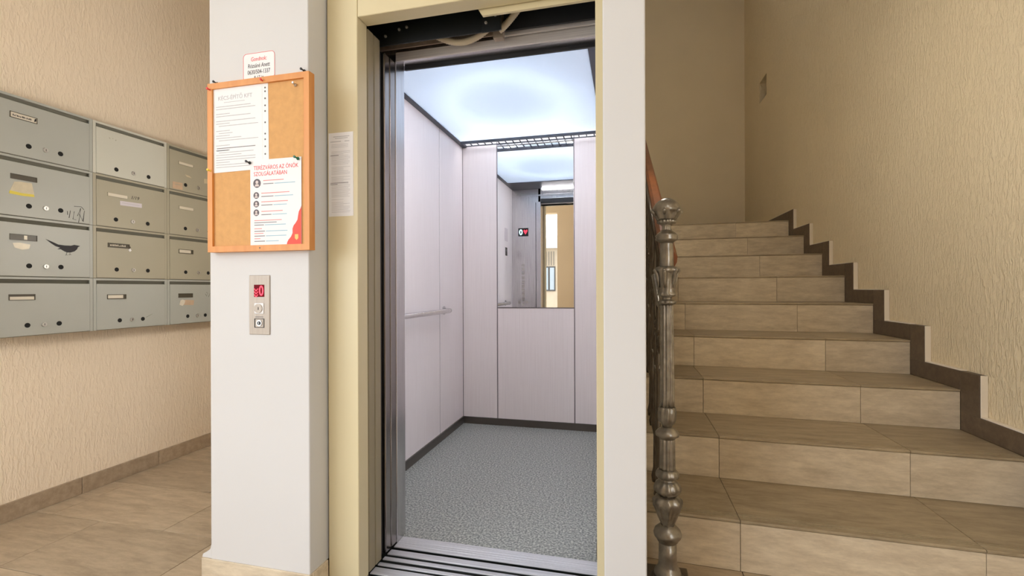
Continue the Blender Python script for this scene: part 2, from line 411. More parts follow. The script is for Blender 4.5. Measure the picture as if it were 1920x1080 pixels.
# street side wall behind the camera, with the gateway to the courtyard
mb = MB()
mb.box(GATE_X, WR, YB - .2, YB, 0, CEIL)
mb.box(WL, GATE_X, YB - .2, YB, GATE_TOP, CEIL)
mb.build('wall_front', 'street_wall', kind='structure', label='tan street side wall seen in the car mirror')
mb = MB()
mb.box(WL - .2, WR + .25, YB - .2, 1.50, CEIL, CEIL + .15)
mb.box(WL - .2, .053, 1.50, 4.6, CEIL, CEIL + .15)
mb.box(-1.75, WR + .25, 4.6, 7.3, 5.4, 5.55); mb.box(.053, WR + .25, 1.5, 4.6, 5.4, 5.55)
mb.box(.053, WR + .25, 1.42, 1.50, CEIL + .15, 5.55); mb.box(-1.75, .053, 4.5, 4.6, CEIL + .15, 5.55)
mb.box(-.05, .053, 1.5, 4.6, CEIL + .15, 5.55)
mb.build('ceiling', 'ceiling', kind='structure')

# two added side windows that let in fill daylight: frames with mullions and open casements' posts
def added_side_window(x0, x1, w, name, lb):
    t = empty(name, ((x0 + x1) / 2, (w[0] + w[1]) / 2, w[2]), lb, kind='structure')
    f = .05; xm = (x0 + x1) / 2
    for (a, b2, c, d2) in ((w[0], w[1], w[2], w[2] + f), (w[0], w[1], w[3] - f, w[3])): MB().box(xm - .03, xm + .03, a, b2, c, d2).build('added_window_frame', 'white_paint', t)
    for yy in (w[0], (w[0] + w[1]) / 2 - f / 2, w[1] - f): MB().box(xm - .03, xm + .03, yy, yy + f, w[2] + f, w[3] - f).build('added_window_frame', 'white_paint', t)
added_side_window(WL - .2, WL, ADDED_WIN_L, 'added_window_1', 'added white framed side window in the peach wall')
added_side_window(WR, WR + .25, ADDED_WIN_R, 'added_window_2', 'added white framed side window in the beige wall')

# white pillar left of the lift, with its tiled foot
mb = MB(); mb.bbox(-1.51, -1.085, 1.43, 1.592, .075, CEIL, .004, 2)
mb.prism([(-1.51, .13), (-1.51, .078), (-1.552, .078), (-1.548, .09), (-1.53, .10), (-1.515, .112)], 'y', 1.432, 1.592)
pil = mb.build('wall_pillar', 'white_paint', kind='structure', label='white painted pillar carrying the cork board and call panel')
for a in ((-1.55, -1.083, 1.426, 1.44), ):
    q = MB(); q.bbox(a[0], a[1], a[2], a[3], 0, .077, .0015, 1); piece(q, 'skirting_tile', 'riser', pil)
q = MB(); q.bbox(-1.093, -1.079, 1.44, 1.527, 0, .077, .0015, 1); piece(q, 'skirting_tile', 'riser', pil)
q = MB(); q.bbox(-1.552, -1.536, 1.44, 1.592, 0, .077, .0015, 1); piece(q, 'skirting_tile', 'riser', pil)
# shaft walls
mb = MB(); mb.box(-1.51, -1.40, 1.60, 3.95, 0, CEIL); mb.build('wall_shaft_left', 'white_paint', kind='structure')
mb = MB(); mb.bbox(-.069, .053, 1.42, 3.95, 0, CEIL, .004, 2)
mb.build('wall_shaft_right', 'white_paint', kind='structure', label='narrow white wall end between the lift and the stairs')
mb = MB(); mb.box(-1.40, -.069, 3.80, 3.95, 0, CEIL); mb.build('wall_shaft_back', 'smooth_beige', kind='structure')

# skirting along the left wall: single tiles
bb = empty('baseboard_left', (WL, 1.5, 0), kind='structure', label='row of beige skirting tiles along the peach wall')
y = 1.872 - 8 * .42
while y < 4.39:
    q = MB(); q.bbox(WL, WL + .012, max(y, YB) + .001, min(y + .418, 4.395), 0, .086, .0015, 1)
    piece(q, 'skirting_tile', 'skirt_tile', bb); y += .42

# ---------------------------------------------------------------- stairs
def yk(k, x): return Y1_ + (k - 1) * G_ + SL_ * x
SX0, SX1 = .065, 1.5637
mb = MB()
NR = 9
for k in range(1, NR + 1):
    z0, z1 = (k - 1) * R_ - (.0 if k == 1 else .05), k * R_ - .012
    ya0, ya1 = yk(k, SX0) + .014, yk(k, SX1 + .03) + .014
    ye = 7.12
    v = [(SX0, ya0, max(0, z0)), (SX1 + .031, ya1, max(0, z0)), (SX1 + .031, ye, max(0, z0)), (SX0, ye, max(0, z0)),
         (SX0, ya0, z1), (SX1 + .031, ya1, z1), (SX1 + .031, ye, z1), (SX0, ye, z1)]
    mb.add(v, [(0, 3, 2, 1), (4, 5, 6, 7), (0, 1, 5, 4), (1, 2, 6, 5), (2, 3, 7, 6), (3, 0, 4, 7)])
mb.box(-1.6, SX0, 5.3, 7.12, NR * R_ - .2, NR * R_ - .012)
stairs = mb.build('staircase', 'grout', kind='structure', label='straight flight of travertine tiled steps beside the lift')
for k in range(1, NR + 1):
    j = [SX0, .418 - .004 * (k - 1) + random.uniform(-.006, .006), 1.175 - .012 * (k - 1) + random.uniform(-.006, .006), SX1]
    if k >= 7: j[1] = .36
    for i in range(3):
        a, b2 = j[i] + .0012, j[i + 1] - .0012
        # riser tile
        q = MB(); z0, z1 = (k - 1) * R_ + .001, k * R_ - .0125
        v = []
        for (x, yy) in ((a, yk(k, a)), (b2, yk(k, b2)), (b2, yk(k, b2) + .013), (a, yk(k, a) + .013)):
            v.append((x, yy, z0))
        v += [(p[0], p[1], z1) for p in v[:4]]
        q.add(v, [(0, 3, 2, 1), (4, 5, 6, 7), (0, 1, 5, 4), (1, 2, 6, 5), (2, 3, 7, 6), (3, 0, 4, 7)])
        piece(q, 'riser_tile', 'riser', stairs)
        # tread tile with rounded nosing and three anti-slip grooves
        zt = k * R_; d1 = (G_ + .012) if k < NR else 1.0
        prof = [(.001, -.012), (-.003, -.009), (-.003, -.004), (.001, 0)]
        for g in (.022, .036, .050): prof += [(g, 0), (g + .001, -.003), (g + .005, -.003), (g + .006, 0)]
        prof += [(d1, 0), (d1, -.012)]
        q = MB(); n = len(prof)
        v = [(a, yk(k, a) + p, zt + z) for p, z in prof] + [(b2, yk(k, b2) + p, zt + z) for p, z in prof]
        f = [tuple(range(n)), tuple(range(n, 2 * n))] + [(t, (t + 1) % n, n + (t + 1) % n, n + t) for t in range(n)]
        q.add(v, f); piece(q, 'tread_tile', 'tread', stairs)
# stepped skirting on the right wall
bb = empty('baseboard_right', (SX1, 2.0, 0), kind='structure', label='dark brown stepped skirting tiles following the stairs')
SK, SV = .090, .128
def rbox(q, y0, y1, z0, z1): q.bbox(SX1, WR - .001, y0, y1, z0, z1, .001, 1)
for k in range(0, NR + 1):
    Ya = yk(k, SX1) if k else .2
    Yb = yk(k + 1, SX1) if k < NR else 7.115
    if k:
        q = MB(); rbox(q, Ya - SV, Ya, (k - 1) * R_ + SK, k * R_ + SK); piece(q, 'skirting_tile', 'skirt_dark', bb)
        q = MB(); q.bbox(SX1 + .003, WR - .001, Ya - SV - .006, Ya - SV, (k - 1) * R_ + SK, k * R_ + SK, .0015, 1); piece(q, 'plaster_fillet', 'plaster_edge', bb)
        z0 = k * R_ + .0005
    else: z0 = .0005
    q = MB(); rbox(q, Ya + (.0008 if k else 0), Yb - .0008, z0, k * R_ + SK); piece(q, 'skirting_tile', 'skirt_dark', bb)
    q = MB(); q.bbox(SX1 + .004, WR - .001, Ya + (.001 if k else 0), Yb - SV - .007, k * R_ + SK, k * R_ + SK + .005, .001, 1); piece(q, 'plaster_fillet', 'plaster_edge', bb)

# ------------------------------------------------------------------ LIFT FRONT
JX, JR = -.953, -.097
fr = empty('lift_door_frame', (-.5, 1.56, 0), 'cream enamelled steel frame around the open lift doorway', 'door frame')
MB().bbox(-1.078, JX, 1.527, 1.593, 0, CEIL - .01, .002, 1).build('jamb', 'cream_metal', fr)
MB().bbox(JR, -.0705, 1.527, 1.593, 0, CEIL - .01, .002, 1).build('jamb', 'cream_metal', fr)
MB().bbox(JX + .0015, JR - .0005, 1.527, 1.593, 2.072, CEIL - .01, .002, 1).build('header_panel', 'cream_metal', fr)
MB().prism([(-.514, 2.078), (-.498, 2.052), (JR - .001, 2.052), (JR - .001, 2.20), (-.514, 2.20)], 'y', 1.598, 1.610).build('soffit_cover', 'cream_metal', fr)

# landing doors, slid open to the left: two telescopic leaves
ld = empty('landing_door', (-1.16, 1.64, 0), 'pair of cream steel landing door leaves slid open behind the frame', 'lift door')
for (a, b2) in ((1.5975, 1.640), (1.6445, 1.688)):
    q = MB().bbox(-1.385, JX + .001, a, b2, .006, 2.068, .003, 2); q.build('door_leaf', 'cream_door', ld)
cdr = empty('car_door', (-1.16, 1.77, 0), 'pair of brushed steel car door leaves slid open in the lift', 'lift door')
for (a, b2) in ((1.7255, 1.7655), (1.7705, 1.816)):
    q = MB().bbox(-1.385, JX, a, b2, .008, 2.040, .004, 2); q.build('door_leaf', 'door_steel', cdr)
MB().bbox(-1.385, JX - .012, 1.694, 1.722, .008, 2.04, .002, 1).build('dark_gap_strip', 'black_plastic', cdr)  # black strip standing in for the shaded gap between the door sets

# door operator above the doorway
op = empty('door_operator', (-.5, 1.75, 2.05), 'black lift door mechanism with bolts and cables above the doorway', 'door mechanism')
MB().bbox(-1.38, -.455, 1.698, 1.704, 2.050, 2.40, .001, 1).build('mounting_plate', 'black_metal', op)
MB().bbox(JX - .05, JR + .02, 1.612, 1.697, 2.19, 2.40, .002, 1).build('track_beam', 'black_metal', op)
MB().bbox(-.47, JR + .02, 1.79, 1.80, 2.095, 2.40, .001, 1).build('rear_plate', 'dark_grey', op)
MB().bbox(-1.30, -.47, 1.800, 1.806, 2.088, 2.40, .001, 1).build('rear_plate', 'dirty_grey', op)
MB().bbox(-.53, -.455, 1.690, 1.697, 2.045, 2.13, .001, 1).build('hanger_bracket', 'black_metal', op)
MB().bbox(-.505, -.465, 1.76, 1.789, 2.055, 2.10, .002, 1).build('cable_clamp', 'dirty_grey', op)
for (x, z, yy) in ((-.872, 2.105, 1.698), (-.932, 2.086, 1.698), (-.512, 2.078, 1.690), (-.475, 2.102, 1.690), (-.84, 2.11, 1.698)):
    q = MB().disc((x, yy, z), '-y', .0062, .004, 6); q.disc((x, yy - .004, z), '-y', .0035, .004, 10); q.build('bolt', 'chrome', op)
pts = []
for i in range(60):
    t = i / 59; pts.append((-.76 + .28 * t, 1.755 + .02 * math.sin(t * 3), 2.105 - .045 * math.sin(min(1, t * 1.15) * math.pi) * .9 + .0 * t))
MB().tube(pts, .0135, 12, lambda k: 1.0 if k % 2 else .86).build('cable_conduit', 'conduit', op)
pts = [(-.475 + .12 * i / 39, 1.745 - .02 * i / 39, 2.075 + .11 * (i / 39) ** 1.3) for i in range(40)]
MB().tube(pts, .0135, 12, lambda k: 1.0 if k % 2 else .86).build('cable_conduit', 'conduit', op)

# sills
sl = empty('landing_sill', (-.52, 1.62, -.02), 'scuffed grooved aluminium landing sill at the lift threshold', 'door sill')
MB().box(-1.38, JR + .02, 1.50, 1.679, -.07, -.026).build('sill_base', 'groove', sl)
for a, b2 in ((1.515, 1.588), (1.604, 1.646), (1.661, 1.679)):
    MB().bbox(JX - .002, JR + .001, a, b2, -.006, .0, .0015, 1).build('sill_rib', 'alu', sl)
sc = empty('car_sill', (-.52, 1.79, -.02), 'ribbed aluminium car sill bordering the grey lift floor', 'door sill')
MB().box(-1.38, JR + .02, 1.700, 1.879, -.07, -.026).build('sill_base', 'groove', sc)
for a, b2 in ((1.700, 1.720), (1.738, 1.772), (1.793, 1.8785)):
    MB().bbox(JX - .002, JR + .001, a, b2, -.006, .0, .0015, 1).build('sill_rib', 'alu', sc)
for yy in (1.812, 1.826, 1.842, 1.858):
    MB().bbox(JX, JR, yy, yy + .005, -.002, .0012, .0005, 1).build('tread_ridge', 'alu', sc)
gp = MB().box(-1.38, JR + .02, 1.680, 1.699, -.10, -.016); gp.build('sill_gap_plate', 'groove', kind='structure')

# ------------------------------------------------------------------ LIFT CAR
CX0, CX1, CY0, CY1 = -1.287, -.115, 1.90, 3.58
car = empty('lift_car', (-.7, 2.7, 0), 'lit lift car with lilac laminate walls and speckled grey floor', 'lift car')
MB().box(CX0, CX1, 1.879, CY1, -.05, .0).build('floor', 'car_floor', car)
T = .03
# outer shell
MB().box(CX0 - T, CX0 - .012, 1.83, CY1 + T, -.05, 2.42).build('side_shell', 'steel', car)
MB().box(CX1 + .012, CX1 + T - .002, 1.83, CY1 + T, -.05, 2.42).build('side_shell', 'steel', car)
MB().box(CX0 - .012, CX1 + .012, CY1 + .012, CY1 + T, -.05, 2.42).build('rear_shell', 'steel', car)
MB().box(CX0 - .012, CX1 + .012, 1.83, CY1 + .012, 2.40, 2.42).build('roof', 'white_box', car)
# laminate panels
def lam(x0, x1, y0, y1, z0, z1): MB().bbox(x0, x1, y0, y1, z0, z1, .002, 1).build('wall_panel', 'laminate', car)
ZP0, ZP1 = .054, 2.40
for y0, y1 in ((CY0 + .002, 2.46), (2.463, 3.098), (3.106, CY1 - .002)):
    lam(CX0 - .012, CX0, y0, y1, ZP0, ZP1); lam(CX1, CX1 + .012, y0, y1, ZP0, ZP1)
MB().box(CX0 - .012, CX0 - .002, 3.098, 3.106, ZP0, ZP1).build('joint_strip', 'seam', car)
MB().box(CX1 + .002, CX1 + .012, 3.098, 3.106, ZP0, ZP1).build('joint_strip', 'seam', car)
MX0, MX1, MZ0, MZ1 = -.996, -.394, .932, 2.203
lam(CX0, MX0 - .007, CY1, CY1 + .012, ZP0, ZP1); lam(MX1 + .007, CX1, CY1, CY1 + .012, ZP0, ZP1); lam(MX0, MX1, CY1, CY1 + .012, ZP0, MZ0 - .006)
lam(MX0, MX1, CY1, CY1 + .012, MZ1 + .02, ZP1)
for x in (MX0 - .007, MX1): MB().box(x, x + .007, CY1 + .001, CY1 + .012, ZP0, ZP1).build('joint_strip', 'seam', car)
MB().box(CX0, CX0 + .004, CY1 - .004, CY1, ZP0, ZP1).build('joint_strip', 'seam', car)
mi = MB().bbox(MX0, MX1, CY1 - .0005, CY1 + .008, MZ0, MZ1, .0015, 1).build('mirror', 'mirror', car)
MB().box(MX0, MX1, CY1 - .003, CY1 + .008, MZ0 - .006, MZ0 - .0002).build('mirror_rail', 'seam', mi)
MB().bbox(MX0, MX1, CY1 - .012, CY1 + .008, MZ1, MZ1 + .012, .002, 1).build('mirror_rail', 'steel', mi)
# kick strips
MB().box(CX0, CX0 + .008, CY0, CY1, 0, ZP0).build('kick_strip', 'car_base', car)
MB().box(CX1 - .008, CX1, CY0, CY1, 0, ZP0).build('kick_strip', 'car_base', car)
MB().box(CX0 + .008, CX1 - .008, CY1 - .008, CY1, 0, ZP0).build('kick_strip', 'car_base', car)
# front: stainless return with the car operating panel, jamb, header
cop = MB().bbox(CX0 - .012, JX, 1.8205, CY0, 0, 2.30, .003, 2).build('front_return', 'steel', car)
MB().box(-1.012, -1.006, CY0 - .001, CY0 + .0008, 0, 2.06).build('joint_line', 'dark_grey', cop)
MB().bbox(JR, CX1 + .012, 1.8205, CY0, 0, 2.30, .003, 2).build('front_return', 'steel', car)
hd = MB().bbox(JX - .03, JR + .005, 1.83, CY0, 2.062, 2.40, .003, 1).build('front_header', 'steel', car)
MB().bbox(JX + .0, JR, 1.822, 1.83, 2.048, 2.086, .002, 1).build('header_rail', 'alu_light', hd)
MB().bbox(-.49, JR, 1.815, 1.83, 2.088, 2.112, .002, 1).build('header_rail', 'alu_light', hd)
MB().bbox(JX, JR, CY0 + .0, CY0 + .012, 2.045, 2.10, .002, 1).build('header_trim', 'dark_grey', hd)
MB().bbox(CX0 - .01, CX1 + .01, CY0 + .001, CY0 + .006, 2.13, 2.15, .001, 1).build('header_trim', 'steel', hd)
MB().prism([(CY0 + .008, 2.2135), (CY0 + .008, 2.198), (CY0 + .030, 2.210), (CY0 + .030, 2.2135)], 'x', JX + .02, JR - .02).build('added_strip_lamp', 'added_strip_glow', hd)  # light strip added over the door to brighten the car
# ceiling: dark frame, opal diffuser lit by a ring lamp above it, ladder grille at the back
ZC = 2.22
PX0, PX1, PY0, PY1 = -1.252, -.178, 2.24, 3.446
cf = MB()
cf.box(CX0, PX0, CY0 + .006, CY1, ZC - .006, ZC + .012); cf.box(PX1, CX1, CY0 + .006, CY1, ZC - .006, ZC + .012)
cf.box(PX0, PX1, CY0 + .006, PY0, ZC - .006, ZC + .012)
cfo = cf.build('ceiling_frame', 'ceil_frame', car)
MB().box(PX0, PX1, PY1 - .006, PY1 + .012, ZC - .018, ZC + .004).build('grille_rail', 'ceil_frame', cfo)
MB().box(PX0, PX1, CY1 - .018, CY1 - .010, ZC - .004, ZC + .003).build('grille_rail', 'ceil_frame', cfo)
n = 19
for i in range(n + 1):
    x = PX0 + (PX1 - PX0) * i / n
    MB().box(x - .004, x + .004, PY1 + .012, CY1 - .018, ZC - .003, ZC + .003).build('grille_bar', 'ceil_frame', cfo)
MB().box(PX0, PX1, PY0, PY1 - .006, ZC, ZC + .004).build('light_diffuser', 'diffuser', car)
lamp = MB()
ring = [(-.72 + .37 * math.cos(2 * math.pi * i / 48), 2.86 + .46 * math.sin(2 * math.pi * i / 48), 2.315) for i in range(49)]
lamp.tube(ring, .016, 8); lamp.build('ring_tube', 'tube_light', car)
MB().tube([(PX0 + .02, 3.52, 2.345), (PX1 - .02, 3.52, 2.345)], .013, 10).build('added_rear_tube', 'added_rear_glow', car)  # tube added above the grille to brighten the car
MB().box(PX0, PX1, PY0, PY0 + .004, ZC + .012, 2.40).build('lamp_housing', 'white_box', car)
# handrail on the left wall
hr = MB().tube([(CX0 + .002, 3.17, .924), (CX0 + .03, 3.17, .924), (CX0 + .046, 3.163, .924), (CX0 + .056, 3.145, .924), (CX0 + .058, 3.10, .924), (CX0 + .058, 2.30, .924), (CX0 + .056, 2.255, .924), (CX0 + .046, 2.237, .924), (CX0 + .03, 2.23, .924), (CX0 + .002, 2.23, .924)], .0165, 14).build('handrail', 'steel', car)
for yy in (2.23, 3.17): MB().disc((CX0, yy, .924), 'x', .03, .006, 20).build('flange', 'steel', hr)
# car operating panel: display, arrow and buttons facing the mirror
dp = MB().bbox(-1.214, -1.097, CY0, CY0 + .006, 1.678, 1.772, .002, 1).build('display', 'dark_glass', cop)
BK = ((-1, 0, 0), (0, 0, 1))
q = MB(); 
def ellring(c, ry, rz, w, y0, y1, n=28, ax='y'):
    q = MB()
    for i in range(n):
        t0, t1 = 2 * math.pi * i / n, 2 * math.pi * (i + 1) / n
        pa = [(c[0] + (ry + s) * math.cos(t), c[1] + (rz + s) * math.sin(t)) for s, t in ((-w, t0), (w, t0), (w, t1), (-w, t1))]
        q.prism(pa, 'y', y0, y1)
    return q
ellring((-1.183, 1.725), .014, .026, .006, CY0 + .006, CY0 + .0075).build('digit', 'white_led', cop)
q = MB(); q.prism([(-1.148, 1.752), (-1.140, 1.752), (-1.129, 1.738), (-1.118, 1.752), (-1.110, 1.752), (-1.106, 1.735), (-1.129, 1.698), (-1.152, 1.735)], 'y', CY0 + .006, CY0 + .0075); q.build('down_arrow', 'red_led', cop)
for i in range(9):
    z = 1.345 - i * .048
    q = MB(); q.bbox(-1.176, -1.142, CY0, CY0 + .005, z - .017, z + .017, .004, 1); q.build('button', 'chrome', cop)
for x, z in ((-1.20, .925), (-1.118, .925), (-1.159, .90), (-1.159, .945)):
    MB().bbox(x - .016, x + .016, CY0, CY0 + .005, z - .015, z + .015, .004, 1).build('button', 'chrome', cop)
# small notice on the car's left wall (seen in the mirror)
MB().bbox(CX0, CX0 + .003, 2.12, 2.24, 1.60, 1.74, .001, 1).build('pictogram_plate', 'paper_lilac', car)
MB().bbox(CX0, CX0 + .003, 2.14, 2.22, 1.44, 1.53, .001, 1).build('pictogram_plate', 'dark_glass', car)

# ------------------------------------------------------------------ CALL PANEL
cp = empty('call_panel', (-1.289, 1.43, .917), 'brushed steel lift call panel with red floor display on the white pillar', 'call panel')
MB().bbox(-1.333, -1.245, 1.426, 1.4305, .917, 1.131, .0015, 1).build('faceplate', 'steel_light', cp)
dsp = MB().bbox(-1.311, -1.267, 1.4245, 1.427, 1.053, 1.097, .001, 1).build('display', 'red_glass', cp)
ellring((-1.2785, 1.0755), .0068, .0155, .0026, 1.4235, 1.4245).build('digit', 'red_led', dsp)
for i in range(3):
    z = 1.084 - i * .0105
    q = MB(); q.prism([(-1.308, z), (-1.3005, z - .0075), (-1.293, z), (-1.293, z - .004), (-1.3005, z - .0115), (-1.308, z - .004)], 'y', 1.4235, 1.4245); q.build('chevron', 'red_led', dsp)
bt = MB().bbox(-1.309, -1.269, 1.4235, 1.427, .992, 1.031, .003, 2).build('button_surround', 'paper', cp)
MB().disc((-1.290, 1.4235, 1.0115), '-y', .0165, .003, 28).build('button', 'steel_light', bt)
MB().bbox(-1.2895, -1.2875, 1.4195, 1.4205, 1.006, 1.017, .0003, 1).build('button_mark', 'ink', bt)
q = MB()
for a in ((-1.309, -1.268, .973, .975), (-1.309, -1.268, .942, .944), (-1.309, -1.307, .944, .973), (-1.270, -1.268, .944, .973)): q.box(a[0], a[1], 1.4245, 1.427, a[2], a[3])
ks = q.build('key_switch_frame', 'ink', cp)
MB().disc((-1.2885, 1.4262, .9585), '-y', .0115, .0025, 24).build('key_cylinder', 'chrome', ks)
MB().disc((-1.2885, 1.4237, .9585), '-y', .0065, .002, 18).build('key_cylinder', 'dark_grey', ks)
MB().box(-1.2893, -1.2877, 1.4212, 1.4218, .955, .962).build('key_slot', 'chrome', ks)
MB().box(-1.306, -1.272, 1.4255, 1.4262, .9795, .982).build('key_caption', 'ink_mid', cp)

# ------------------------------------------------------------------ CORK BOARD, PAPERS, PINS
BX0, BX1, BZ0, BZ1 = -1.488, -1.060, 1.216, 1.831
bd = empty('cork_board', (-1.274, 1.43, BZ0), 'orange framed cork notice board on the white pillar', 'notice board')
MB().box(BX0 + .012, BX1 - .012, 1.408, 1.4285, BZ0 + .012, BZ1 - .012).build('cork_sheet', 'cork', bd)
w = .021
for poly in ([(BX0, BZ0), (BX0 + w, BZ0 + w), (BX0 + w, BZ1 - w), (BX0, BZ1)], [(BX1, BZ0), (BX1, BZ1), (BX1 - w, BZ1 - w), (BX1 - w, BZ0 + w)],
             [(BX0, BZ0), (BX1, BZ0), (BX1 - w, BZ0 + w), (BX0 + w, BZ0 + w)], [(BX0, BZ1), (BX0 + w, BZ1 - w), (BX1 - w, BZ1 - w), (BX1, BZ1)]):
    MB().prism(poly, 'y', 1.400, 1.4295).build('frame_bar', 'pine', bd)
for x in (-1.262, ): MB().disc((x, 1.400, BZ0 + .011), '-y', .0025, .001, 10).build('screw', 'dark_plate', bd)

def lines(name, mat, parent, rows, y=1.4063):
    q = MB()
    for x0, x1, z, h in rows: q.box(x0, x1, y - .0004, y, z, z + h)
    return q.build(name, mat, parent)
# notice A: company letter in a punched plastic sleeve
pa = empty('sleeve_letter', (-1.36, 1.408, 1.505), 'white company letter in a punched plastic sleeve on the cork board', 'notice')
MB().prism([(-1.480, 1.818), (-1.232, 1.822), (-1.229, 1.517), (-1.478, 1.505)], 'y', 1.4068, 1.4078).build('sleeve', 'paper', pa)
MB().prism([(-1.480, 1.818), (-1.257, 1.820), (-1.254, 1.508), (-1.478, 1.505)], 'y', 1.4063, 1.4068).build('sheet', 'paper', pa)
text('KÉCS-ÉPÍTŐ KFT', 'heading', 'ink_grey', pa, (-1.372, 1.4063, 1.768), .0205, FR, 'CENTER')
rnd = random.Random(7); rows = []; z = 1.752
rows.append((-1.42, -1.33, 1.758, .0015))
for i in range(26):
    z -= .0088
    if i in (2, 5, 9, 15, 17): continue
    L = rnd.choice((.06, .11, .15, .17, .17, .13)); ind = rnd.choice((0, 0, 0, .012))
    rows.append((-1.455 + ind, -1.455 + ind + L, z, .0022))
lines('printed_lines', 'ink_grey', pa, rows)
lines('printed_bold_line', 'ink_mid', pa, [(-1.452, -1.285, 1.592, .0025), (-1.452, -1.40, 1.584, .0022)])
for zz in (1.795, 1.782, 1.757, 1.732, 1.712, 1.672, 1.632, 1.612, 1.587, 1.560):
    MB().disc((-1.244, 1.4068, zz), '-y', .0032, .0004, 12).build('punch_hole', 'dark_plate', pa)
# notice B: district poster
pb = empty('district_poster', (-1.20, 1.405, 1.232), 'poster with red heading and round portraits on the cork board', 'poster')
UX0, UX1, UZ0, UZ1 = -1.306, -1.095, 1.233, 1.540
MB().box(UX0, UX1, 1.4050, 1.4060, UZ0, UZ1).build('sheet', 'paper', pb)
def uz(v): return UZ1 - v * (UZ1 - UZ0)
def ux(u): return UX0 + u * (UX1 - UX0)
YPB = 1.4050
text('TERÉZVÁROS AZ ÖNÖK', 'heading', 'ink_red', pb, (ux(.07), YPB, uz(.115)), .0205, FR, width=.82)
text('SZOLGÁLATÁBAN', 'heading', 'ink_red', pb, (ux(.07), YPB, uz(.185)), .0205, FR, width=.82)
for u, v, r in ((.135, .27, .0158), (.12, .41, .0118), (.12, .51, .0118), (.12, .61, .0118)):
    po = MB().disc((ux(u), YPB, uz(v)), '-y', r, .0004, 28).build('portrait', 'portrait_grey', pb)
    q = MB().disc((ux(u), YPB - .0004, uz(v) + r * .25), '-y', r * .38, .0003, 18)
    q.prism([(ux(u) - r * .6, uz(v) - r * .7), (ux(u) + r * .6, uz(v) - r * .7), (ux(u) + r * .4, uz(v) - r * .2), (ux(u) - r * .4, uz(v) - r * .2)], 'y', YPB - .0007, YPB - .0004)
    q.build('portrait_head', 'portrait_light', po)
red, dk, bl = [], [], []
for u0, v, Lr, Ld, Lb in ((.26, .235, .40, .20, .42), (.22, .38, .55, .24, .38), (.22, .48, .52, .22, .28), (.22, .59, .42, .20, .30)):
    red.append((ux(u0), ux(u0 + Lr), uz(v + .012), .0026)); dk.append((ux(u0), ux(u0 + Ld), uz(v + .05), .0026)); bl.append((ux(u0 + Ld + .02), ux(u0 + Ld + Lb), uz(v + .05), .0024))
red.append((ux(.08), ux(.62), uz(.705), .0024)); dk += [(ux(.08), ux(.52), uz(.73), .0024), (ux(.08), ux(.27), uz(.758), .0026)]; bl.append((ux(.29), ux(.70), uz(.758), .0024))
for v, Lr, Lb in ((.80, .15, .42), (.855, .18, .40), (.915, .12, .25)):
    red.append((ux(.08), ux(.08 + Lr), uz(v), .0024)); dk.append((ux(.08), ux(.29), uz(v + .03), .0026)); bl.append((ux(.31), ux(.31 + Lb), uz(v + .03), .0024))
lines('printed_lines', 'ink_pink', pb, red, YPB); lines('printed_bold_lines', 'ink_mid', pb, dk, YPB); lines('printed_link_lines', 'ink_blue', pb, bl, YPB)
wave = [(1.0, .555), (.985, .58), (.95, .62), (.935, .67), (.925, .71), (.89, .745), (.85, .775), (.83, .81), (.83, .86), (.80, .90), (.75, .935), (.725, .965), (.715, 1.0), (1.0, 1.0)]
wv = MB().prism([(ux(min(u, .998)), uz(min(v, .998))) for u, v in wave], 'y', YPB - .0005, YPB).build('red_wave', 'poster_red', pb)
MB().prism([(ux(.875), uz(.875)), (ux(.94), uz(.875)), (ux(.94), uz(.92)), (ux(.907), uz(.94)), (ux(.875), uz(.92))], 'y', YPB - .0009, YPB - .0005).build('crest', 'gold', wv)
# caretaker sticker above the board
st = empty('caretaker_sticker', (-1.29, 1.43, 1.845), 'small red edged handwritten caretaker sticker above the cork board', 'sticker')
sx0, sx1, sz0, sz1, rc = -1.357, -1.222, 1.838, 1.936, .014
def rrect(x0, x1, z0, z1, r, n=6):
    out = []
    for cx, cz, a0 in ((x1 - r, z1 - r, 0), (x0 + r, z1 - r, 90), (x0 + r, z0 + r, 180), (x1 - r, z0 + r, 270)):
        for i in range(n + 1):
            t = math.radians(a0 + 90 * i / n); out.append((cx + r * math.cos(t), cz + r * math.sin(t)))
    return out
MB().prism(rrect(sx0, sx1, sz0, sz1, rc), 'y', 1.4288, 1.4298).build('sheet', 'paper', st)
a, b2 = rrect(sx0, sx1, sz0, sz1, rc), rrect(sx0 + .0014, sx1 - .0014, sz0 + .0014, sz1 - .0014, rc - .001)
q = MB()
for i in range(len(a)):
    j = (i + 1) % len(a); q.prism([a[i], a[j], b2[j], b2[i]], 'y', 1.4284, 1.4288)
q.build('border', 'ink_red', st)
text('Gondnok:', 'lettering', 'ink_red', st, (-1.290, 1.4288, 1.907), .021, FR, 'CENTER', width=.8, shear=.12)
text('Rózsáné Anett', 'lettering', 'ink', st, (-1.290, 1.4288, 1.883), .022, FR, 'CENTER', width=.72, shear=.1)
text('0630/504-1337', 'lettering', 'ink', st, (-1.290, 1.4288, 1.860), .022, FR, 'CENTER', width=.72)
text('8-17-ig', 'lettering', 'ink', st, (-1.290, 1.4288, 1.842), .016, FR, 'CENTER', width=.9)
